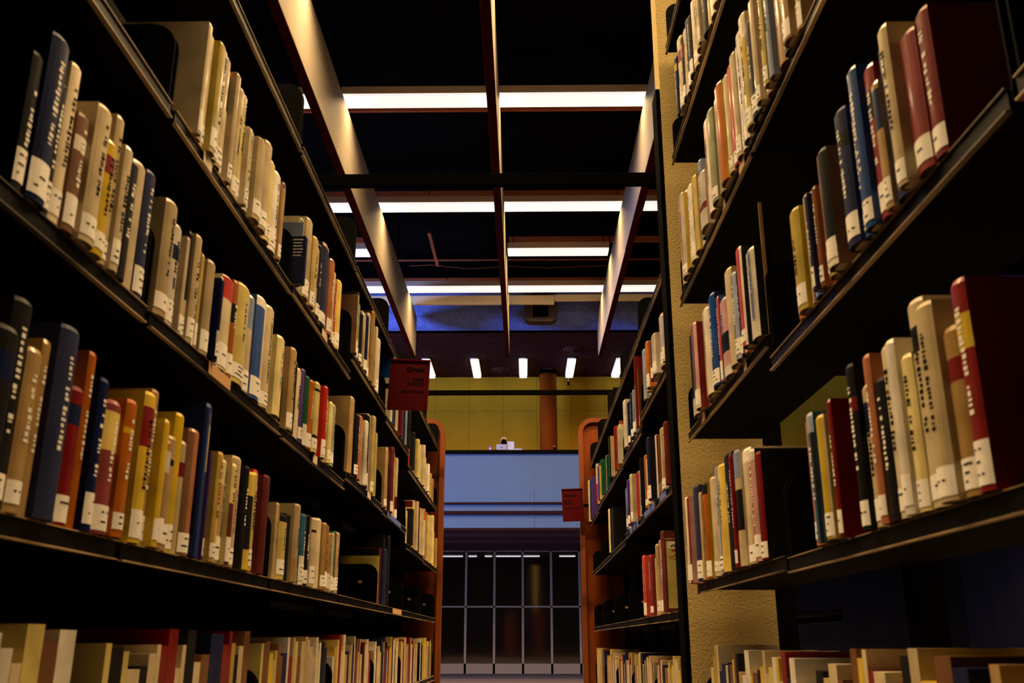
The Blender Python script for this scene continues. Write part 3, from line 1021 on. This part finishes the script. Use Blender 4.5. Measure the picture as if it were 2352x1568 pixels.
def flush_books():
    """merge the stretches that share a shelf, count from the far end and build"""
    shelves = {}
    for side, xs, z, rn, bn, out, g in PENDING:
        shelves.setdefault((side, rn, bn), []).extend([(it, xs, z, g) for it in out])
    for (side, rn, bn), L in shelves.items():
        L.sort(key=lambda q: -q[0][1])
        last = None
        for n, (it, xs, z, g) in enumerate(L):
            y0, y1, h, col, o = it
            t = y1 - y0
            rnd = random.Random(int(y0 * 1e4) + n)
            dep = o['depth'] or min(.20, .10 + h * .3 + rnd.uniform(-.01, .01))
            if o.get('word'): o['title'] = None
            elif not o['title'] and not o['far'] and rnd.random() < .5:
                o['title'] = (rnd.uniform(.3, .45), rnd.uniform(.7, .92), 'k' if col in 'cwyhslxmtvg' else 'w')
            jit = -side * rnd.choice((-.006, -.003, -.001, .001, .004, .008, .012)) if (side > 0 or t < .06) else 0
            if dep < .01: jit = side * .016
            if o.get('word'): jit = 0
            b = make_book(side, xs + jit, y0, y1, z, h, col, o['bands'], o['vsplit'], dep, o['lean'], o['label'] and not o['far'], o['title'], o['far'], rnd=rnd)
            tag(b, '%s, %s from far end, %s shelf, %s' % (describe(col, t, h, o['bands'], o['vsplit']), ORD[n] if n < len(ORD) else 'last', rn, bn), 'book', g)
            if o.get('word'): text('WENDELERINSCHEN', .0205, (-.0090, -t * .30, h * .20), cmat('u'), b, 'lettering', bold=.0004, rot=(0, -math.pi / 2, 0), sx=.80)
            if o.get('cover'): cover_text(b, side, t, h, dep, o['cover'], rnd)


A, B, Cc, D, E = (435, 290), (435, 520), (435, 750), (435, 950), (850, 950)
R1, R2, R3, R4 = (1420, 290), (1420, 520), (1420, 750), (1420, 950)
C3, C4 = (1150, 720), (1150, 950)
LF, L2, L3, L4, L5, L6 = 'front left bay', 'second left bay', 'third left bay', 'fourth left bay', 'fifth left bay', 'last left bay'


def library():
    z3 = .14
    LZ = {LF: Z_LB[2], L2: Z_LB[3], L3: Z_LB[4], L4: Z_LB[5], L5: Z_LB[6], L6: Z_LB[7], 'left edge bay': Z_LB[1]}
    # ---- left range, top shelf
    row(-1, A, LZ[LF][1], 'top', LF, '''0 42 150 c h.235;44 90 150 s h.235;92 150 150 c h.24 V.6:m;152 212 150 h h.24 B.0-.3:c;214 262 150 w h.245;264 330 150 c h.245;
        332 398 150 c h.245 B.60-.93:k B.93-1:a;400 443 150 s h.25;445 500 150 c h.25;502 545 150 c h.25 V.5:g;546 584 150 h h.25;586 630 30 c;632 688 45 w;
        690 764 165 c B.96-1:b;766 834 195 s;836 900 395 h V.75:m;902 975 520 w;977 1006 620 t B.92-1:b;1012 1034 690 c d.12''', ymax=L_B[3] - .012)
    row(-1, A, LZ[L2][1], 'top', L2, '''1056 1118 858 l V.5:u;1120 1188 886 c;1190 1214 1000 n;1216 1250 1010 v V.45:c;1252 1310 1022 c V.55:h B.0-.72:s;1312 1354 1215 m V.6:h;1356 1384 1320 c;
        1386 1438 1300 k;1440 1506 1300 n B.95-1:t V.8:t;1508 1548 1455 i''', ymin=L_B[3] + .027)
    row(-1, B, LZ[L2][1], 'top', L2, '''1550 1566 500 c;1567 1603 605 r;1604 1642 600 y V.5:a''', ymax=L_B[4] - .02)
    row(-1, B, LZ[L3][1], 'top', L3, '''1736 1776 662 b V-1:h N;1778 1812 700 k V.6:c;1814 1846 835 v V.7:g;1848 1868 945 k;1870 1895 950 c;1897 1940 948 n;1942 1968 950 c V.5:k;1970 2000 840 t V.6:h N;2002 2014 1090 c N''', ymin=L_B[4] + .012)
    row(-1, B, LZ[L3][1], 'top', L3, '''2018 2060 1195 w l-3''', ymax=L_B[5] - .02)
    row(-1, E, LZ[L4][1], 'top', L4, '''255 272 -715 u N;215 228 20 c h.2 F;240 262 20 k h.2 F;265 295 20 c V.5:r h.2 F;300 330 20 z h.2 F;332 352 20 p h.19 F;354 374 20 k h.2 F;376 392 20 l h.2 F;394 408 40 k h.19 F''', ymin=L_B[5] + .02, ymax=L_B[6] - .012)
    row(-1, E, LZ[L5][1], 'top', L5, '''424 440 20 r V.5:a h.21 F;442 470 40 k h.2 F;474 524 247 h F;526 580 305 c V.4:z F;582 600 465 h F''', ymin=L_B[6] + .012, ymax=L_B[7] - .012)
    row(-1, E, LZ[L6][1], 'top', L6, '''604 617 545 w F;619 640 600 c F;642 660 640 m F;662 690 690 t V.5:a F''', ymin=L_B[7] + .012, ymax=L_B[8] - .012)
    # ---- left range, middle shelf
    row(-1, B, LZ[LF][2], 'middle', LF, '''0 30 120 s;32 80 60 k B.0-.35:c;82 144 110 c V.6:w;146 172 232 b;174 202 300 m;204 284 390 s V.7:t;286 314 570 n B.0-.22:k B.22-.36:w;
        316 356 552 w V.6:s;358 474 572 c V.6:h B.75-.98:r;476 528 600 i B.55-.75:k;530 658 662 h V.5:c;660 728 765 c B.65-.97:l V.7:m;730 834 790 u B.9-1:w V.62:c;
        836 914 885 c T.25-.9:k V.78:k;916 986 1205 h V.5:c T.3-.8:u''', ymax=L_B[3] - .014)
    row(-1, Cc, LZ[L2][2], 'middle', L2, '''1082 1134 245 t V.5:h;1136 1152 390 k;1154 1180 385 o;1182 1224 460 c V.7:h;1226 1264 470 p V.3:n;1266 1300 545 e B.0-.3:w;1302 1344 590 a V.5:k;1346 1389 612 h B.86-.9:k B.18-.24:k;
        1391 1415 655 s;1416 1450 655 r B.0-.18:w;1452 1474 750 g V.5:w;1476 1504 822 h;1506 1544 850 v V.4:c''', ymin=L_B[3] + .02, ymax=L_B[4] - .016)
    row(-1, D, LZ[L3][2], 'middle', L3, '''1740 1778 -170 t N B.93-1:s;1780 1809 20 k V.6:w;1811 1839 30 i;1841 1905 62 w;1907 1932 22 k V.5:c;1934 1956 22 w V.5:k;1958 1998 22 c V.3:h;2000 2022 212 h''', ymin=L_B[4] + .012, ymax=L_B[5] - .014)
    row(-1, D, LZ[L4][2], 'middle', L4, '''2056 2134 350 t V.7:s;2136 2150 400 c;2152 2190 355 z;2192 2226 400 t V.4:i;2228 2264 470 c B.0-.36:z''', ymin=L_B[5] + .012, ymax=L_B[6] - .012)
    row(-1, E, LZ[L5][2], 'middle', L5, '''388 440 1010 k F;442 470 1005 h F;472 514 932 t V.4:k F;516 524 1000 n F;526 578 1005 c B.75-1:a F''', ymin=L_B[6] + .012, ymax=L_B[7] - .012)
    row(-1, E, LZ[L6][2], 'middle', L6, '''582 628 1085 m F;630 664 1085 h F;666 688 1262 y F;690 712 1340 t F''', ymin=L_B[7] + .012, ymax=L_B[8] - .012)
    # ---- left range, lower shelf
    row(-1, D, z3, 'lower', LF, '''0 104 182 b V.3:i;106 188 -100 n V.25:u V.5:n N;190 250 -100 n B.55-.86:m B.86-.94:b N;252 266 415 p;268 322 420 m V.4:y T.4-.9:i;324 376 500 c B.0-.75:t;378 396 600 k;398 448 545 h B.0-.6:z T.62-.95:k;450 545 470 t V.5:c T.3-.7:i;
        547 588 570 k;590 644 640 y B.2-.75:k;646 694 640 h V.5:y;696 742 610 r V.6:d;744 766 665 x;768 826 672 z''', ymax=L_B[3] - .014)
    row(-1, D, z3, 'lower', L2, '''920 974 955 t V.5:s N;976 1050 1095 h B.88-1:k;1052 1098 1085 k;1100 1160 980 s B.0-.3:t N;1162 1190 1078 d V.5:k;1192 1216 1082 v;1218 1260 1088 q B.0-.4:w V.5:n;1262 1296 1095 k V.7:c;1298 1338 1130 s B.78-.82:k;1340 1412 1128 c V.6:t;1414 1452 1182 t V.4:b;1454 1500 1205 t V.5:a;1502 1526 1290 t;1528 1550 1290 s;1552 1580 1272 e V.4:b;1582 1618 1285 t''', ymin=L_B[3] + .02, ymax=L_B[4] - .014)
    row(-1, D, z3, 'lower', L3, '''1850 1892 1212 t V.5:s B.68-.73:k N d.2 Ck''', ymin=L_B[4] + .012, ymax=L_B[4] + .2)
    row(-1, D, z3, 'lower', L4, '''2022 2058 1520 h F;2060 2120 1450 n V.5:l F;2122 2166 1310 k V.8:c F''', ymin=L_B[5] + .012, ymax=L_B[6] - .012)
    # a small navy paperback pulled forward at the start of the bay, its back cover towards us
    PENDING.append((-1, -.572, LZ[L2][1], 'top', L2, [[L_B[3] + .012, L_B[3] + .026, .136, 'n', dict(bands=[], vsplit=[], label=False, title=None, depth=.13, lean=0, h=None, far=False, cover='w')]], 'books on the top shelf, second left bay'))
    # ---- right, bay before the pillar
    a0, a1, a2, a3 = Z_A[1], Z_A[2], Z_A[3], Z_A[4]
    PA, PB = 'bay before pillar', 'right edge bay'
    row(1, R1, a1, 'top', PA, '''640 664 815 c N;666 706 748 x V.75:w;708 742 720 c V.5:m;744 786 655 w;788 858 522 m V.7:h;860 896 365 l;898 968 530 w B.30-.42:d;970 1030 300 x V.6:w h.27;
        1032 1084 300 s V.5:v h.26;1086 1138 300 v V.6:s h.265;1140 1204 300 y V.3:a h.265;1206 1244 300 c h.26;1246 1288 300 c V.2:r h.265;1290 1336 300 s h.27;1338 1378 300 w h.27;1380 1436 300 l V.6:w h.275;1438 1500 130 c V.6:w h.28''', ymax=N_B[4] - .012)
    row(1, R2, a2, 'middle', PA, '''790 846 1162 g V.15:k V.65:l B.0-.2:w;848 914 1036 d V.7:x B.0-.22:w;916 944 952 k;946 1010 905 m V.5:w;1012 1074 750 n V.5:u;1076 1098 760 u V.6:r;1100 1174 800 x B.3-.55:k B.0-.12:w;1176 1242 475 s V.4:c;1244 1288 512 n V.5:l;1290 1308 480 k;1310 1334 480 a V.5:x;
        1336 1386 240 k V-1:w V.15:r V.85:w;1388 1472 262 k V-1:w N W;1475 1482 262 t N h.30 d.007''', ymax=N_B[4] - .012, ymin=N_B[3] + .009)  # black near covers have unlit shade put into their colour
    row(1, R4, a3, 'lower', PA, '''770 832 895 x V.5:w V.8:d;834 886 785 n;888 904 850 t;906 974 750 y V.25:a B.88-1:k;976 1020 692 t V.6:s;1022 1042 575 k;1044 1092 575 w V.4:l V.7:n;1094 1164 560 h V.3:y;1166 1248 440 k;1250 1272 440 d;1274 1328 405 c B.75-1:l B.3-.65:k;1330 1420 388 s B.88-1:w V.7:t;1422 1476 392 k V-1:d B.9-1:w V.5:x;1478 1530 420 k V.6:d''', ymax=N_B[4] - .012, ymin=N_B[3] + .012)  # black near cover beside the crimson spine is painted shade
    filler(1, N_B[3] + .02, N_B[4] - .25, a0, 'upper', PA, 5, 'ccwhtskn', hmin=.2, hmax=.26)
    # ---- right edge bay
    b1, b2, b3 = Z_B[2], Z_B[3], Z_B[4]
    row(1, R1, b2, 'middle', PB, '''1828 1864 1020 c V.3:a;1866 1956 915 y V.5:h;1958 1994 745 c V.5:b;1996 2082 735 u V.45:l V.55:u;2084 2110 740 n;2112 2150 660 i V.6:b;2152 2228 290 t V.6:c;2230 2330 275 b V.4:k B.0-.16:w''', ymax=N_B[3] - .02)
    row(1, R4, b3, 'lower', PB, '''2015 2110 65 i V.4:a;2112 2178 0 q V.7:k B.84-1:l;2180 2218 20 k;2220 2300 25 h V.4:y V.8:c;2302 2345 -150 d''', ymax=N_B[3] - .02)
    filler(1, .98, 1.29, b2, 'middle', PB, 11, 'tcbyuwnd', hmin=.19, hmax=.26)
    filler(1, .98, 1.38, b3, 'lower', PB, 12, 'tcwyidkh', hmin=.19, hmax=.26)
    filler(1, 1.42, 1.82, b1, 'top', PB, 13, 'cwthsxkl', hmin=.2, hmax=.26)
    # ---- far right range
    f3 = .09
    P1, P2, P3, P4, P5 = ['%s bay past pillar' % k for k in ORD[:5]]
    RZ = {p: Z_RB[k] for k, p in enumerate((P1, P2, P3, P4, P5))}
    row(1, C3, RZ[P1][1], 'top', P1, '''1540 1588 366 g V.3:l N;1590 1602 370 c;1604 1650 286 a B.0-.24:w;1652 1668 300 z;1670 1704 237 w;1706 1744 25 t V.5:s;1746 1790 -10 w V.6:l''', ymin=R_B[0] + .02, ymax=R_B[1])
    row(1, C3, RZ[P2][1], 'top', P2, '''1345 1366 945 w;1368 1396 945 u V.5:n;1398 1428 850 k;1430 1466 810 l;1468 1492 400 d B.0-.6:s;1494 1536 470 b V.6:t''', ymin=R_B[1] + .01, ymax=R_B[2] - .012)
    row(1, C3, RZ[P3][1], 'top', P3, '''1196 1226 1310 c V.5:k F;1232 1268 1195 i V.6:d F;1270 1298 1180 c F;1300 1318 1150 c F;1320 1340 1150 w V.5:k F''', ymin=R_B[2] + .012, ymax=R_B[3] - .012)
    row(1, C4, RZ[P4][1], 'top', P4, '''1005 1022 610 p F;1028 1060 535 c B.0-.5:r F;1062 1090 545 h V.4:p F;1092 1128 465 e F''', ymin=R_B[3] + .012, ymax=R_B[4] - .012)
    row(1, C4, RZ[P5][1], 'top', P5, '''900 920 745 z F;925 948 740 k F;950 965 720 s F;967 985 690 n F;987 1003 670 p F''', ymin=R_B[4] + .012, ymax=R_B[5] - .012)
    row(1, C4, RZ[P1][2], 'middle', P1, '''1542 1576 440 c V.3:a;1578 1612 475 h;1614 1712 205 k V.5:n;1714 1764 140 c V.7:t;1766 1854 50 z''', ymin=R_B[0] + .02, ymax=R_B[1] + .0)
    row(1, C4, RZ[P2][2], 'middle', P2, '''1356 1386 795 w V.5:u;1390 1418 705 p;1420 1472 632 c;1474 1504 632 w V.4:r;1506 1540 440 k''', ymin=R_B[1] + .01, ymax=R_B[2] - .012)
    row(1, C4, RZ[P3][2], 'middle', P3, '''1024 1048 1265 a F;1050 1078 1180 n F;1080 1094 1180 p F;1096 1140 1117 h F;1142 1198 1032 k V-1:h F''', ymin=R_B[2] + .012, ymax=R_B[3] - .012)
    row(1, C4, RZ[P4][2], 'middle', P4, '''905 925 1330 k F;976 1004 1310 j F''', ymin=R_B[3] + .012, ymax=R_B[4] - .012)
    row(1, C4, f3, 'lower', P1, '''1560 1600 1525 r;1602 1650 1525 d;1680 1700 1410 t;1716 1768 1355 s V.6:x;1774 1798 1270 z N d.19 Cv''', ymin=R_B[0] + .035, ymax=R_B[1])
    # ---- the nearest stretch of the left range, beside the photographer
    filler(-1, .98, 1.38, Z_LB[1][2], 'middle', 'left edge bay', 21, 'ccstwykbn')
    filler(-1, 1.42, 1.515, LZ[LF][2], 'middle', LF, 22, 'cswhm')
    filler(-1, .98, 1.38, z3, 'lower', 'left edge bay', 23, 'tacyknbd')
    filler(-1, 1.42, 1.655, z3, 'lower', LF, 24, 'tycb')
    flush_books()


def bottom_books():
    """the dim rows on the shelves under eye level, too many and too far down to count"""
    r = random.Random(3)
    mats, idx = [], {}
    mb = MB()
    def one(side, y, t, z, h, c):
        m = cmat(c)
        if c not in idx: idx[c] = len(mats); mats.append(m)
        xs = LX - .012 if side < 0 else RX + .012
        mb.box(xs, xs + side * .16, y, y + t - .0015, ZC + z, ZC + z + h, idx[c])
    for side, bs, z in ((-1, L_B[1:], -.22), (1, R_B, -.29), (1, N_B[1:], -.25)):
        for y0, y1 in zip(bs, bs[1:]):
            y = y0 + .03
            while y < y1 - .08:
                t = r.uniform(.018, .05)
                one(side, y, t, z, r.uniform(.17, .24), r.choice('cctskbnydwhm'))
                y += t
    for side, xs, y, t, z, h, c, o in EXTRA:
        if o['vsplit'] and o['vsplit'][0][0] > 0 and r.random() < .5: c = o['vsplit'][0][1]
        if not (o['vsplit'] and o['vsplit'][0][0] < 0) and r.random() < .45: c = r.choice('stckbhiwzn')
        m = cmat(c)
        if c not in idx: idx[c] = len(mats); mats.append(m)
        x1 = xs + side * .15
        b = min(.004, t * .2)
        mb.prism([(x1, y), (xs + side * b, y), (xs, y + t * .3), (xs, y + t * .7), (xs + side * b, y + t), (x1, y + t)], 'z', ZC + z + .0006, ZC + z + h, idx[c])
        if not o['far'] and o['label']:
            if 'w' not in idx: idx['w'] = len(mats); mats.append(cmat('w'))
            mb.box(xs - side * .0008, xs - side * .0002, y + t * .3, y + t * .7, ZC + z + .008, ZC + z + .045, idx['w'])
    o = mb.build('book_rows', mats)
    tag(o, 'remaining mixed books on the lowest shelves and set back between the others', 'books', None, 'stuff')


structure()
hall()
balcony()
stacks()
signs()
library()
bottom_books()
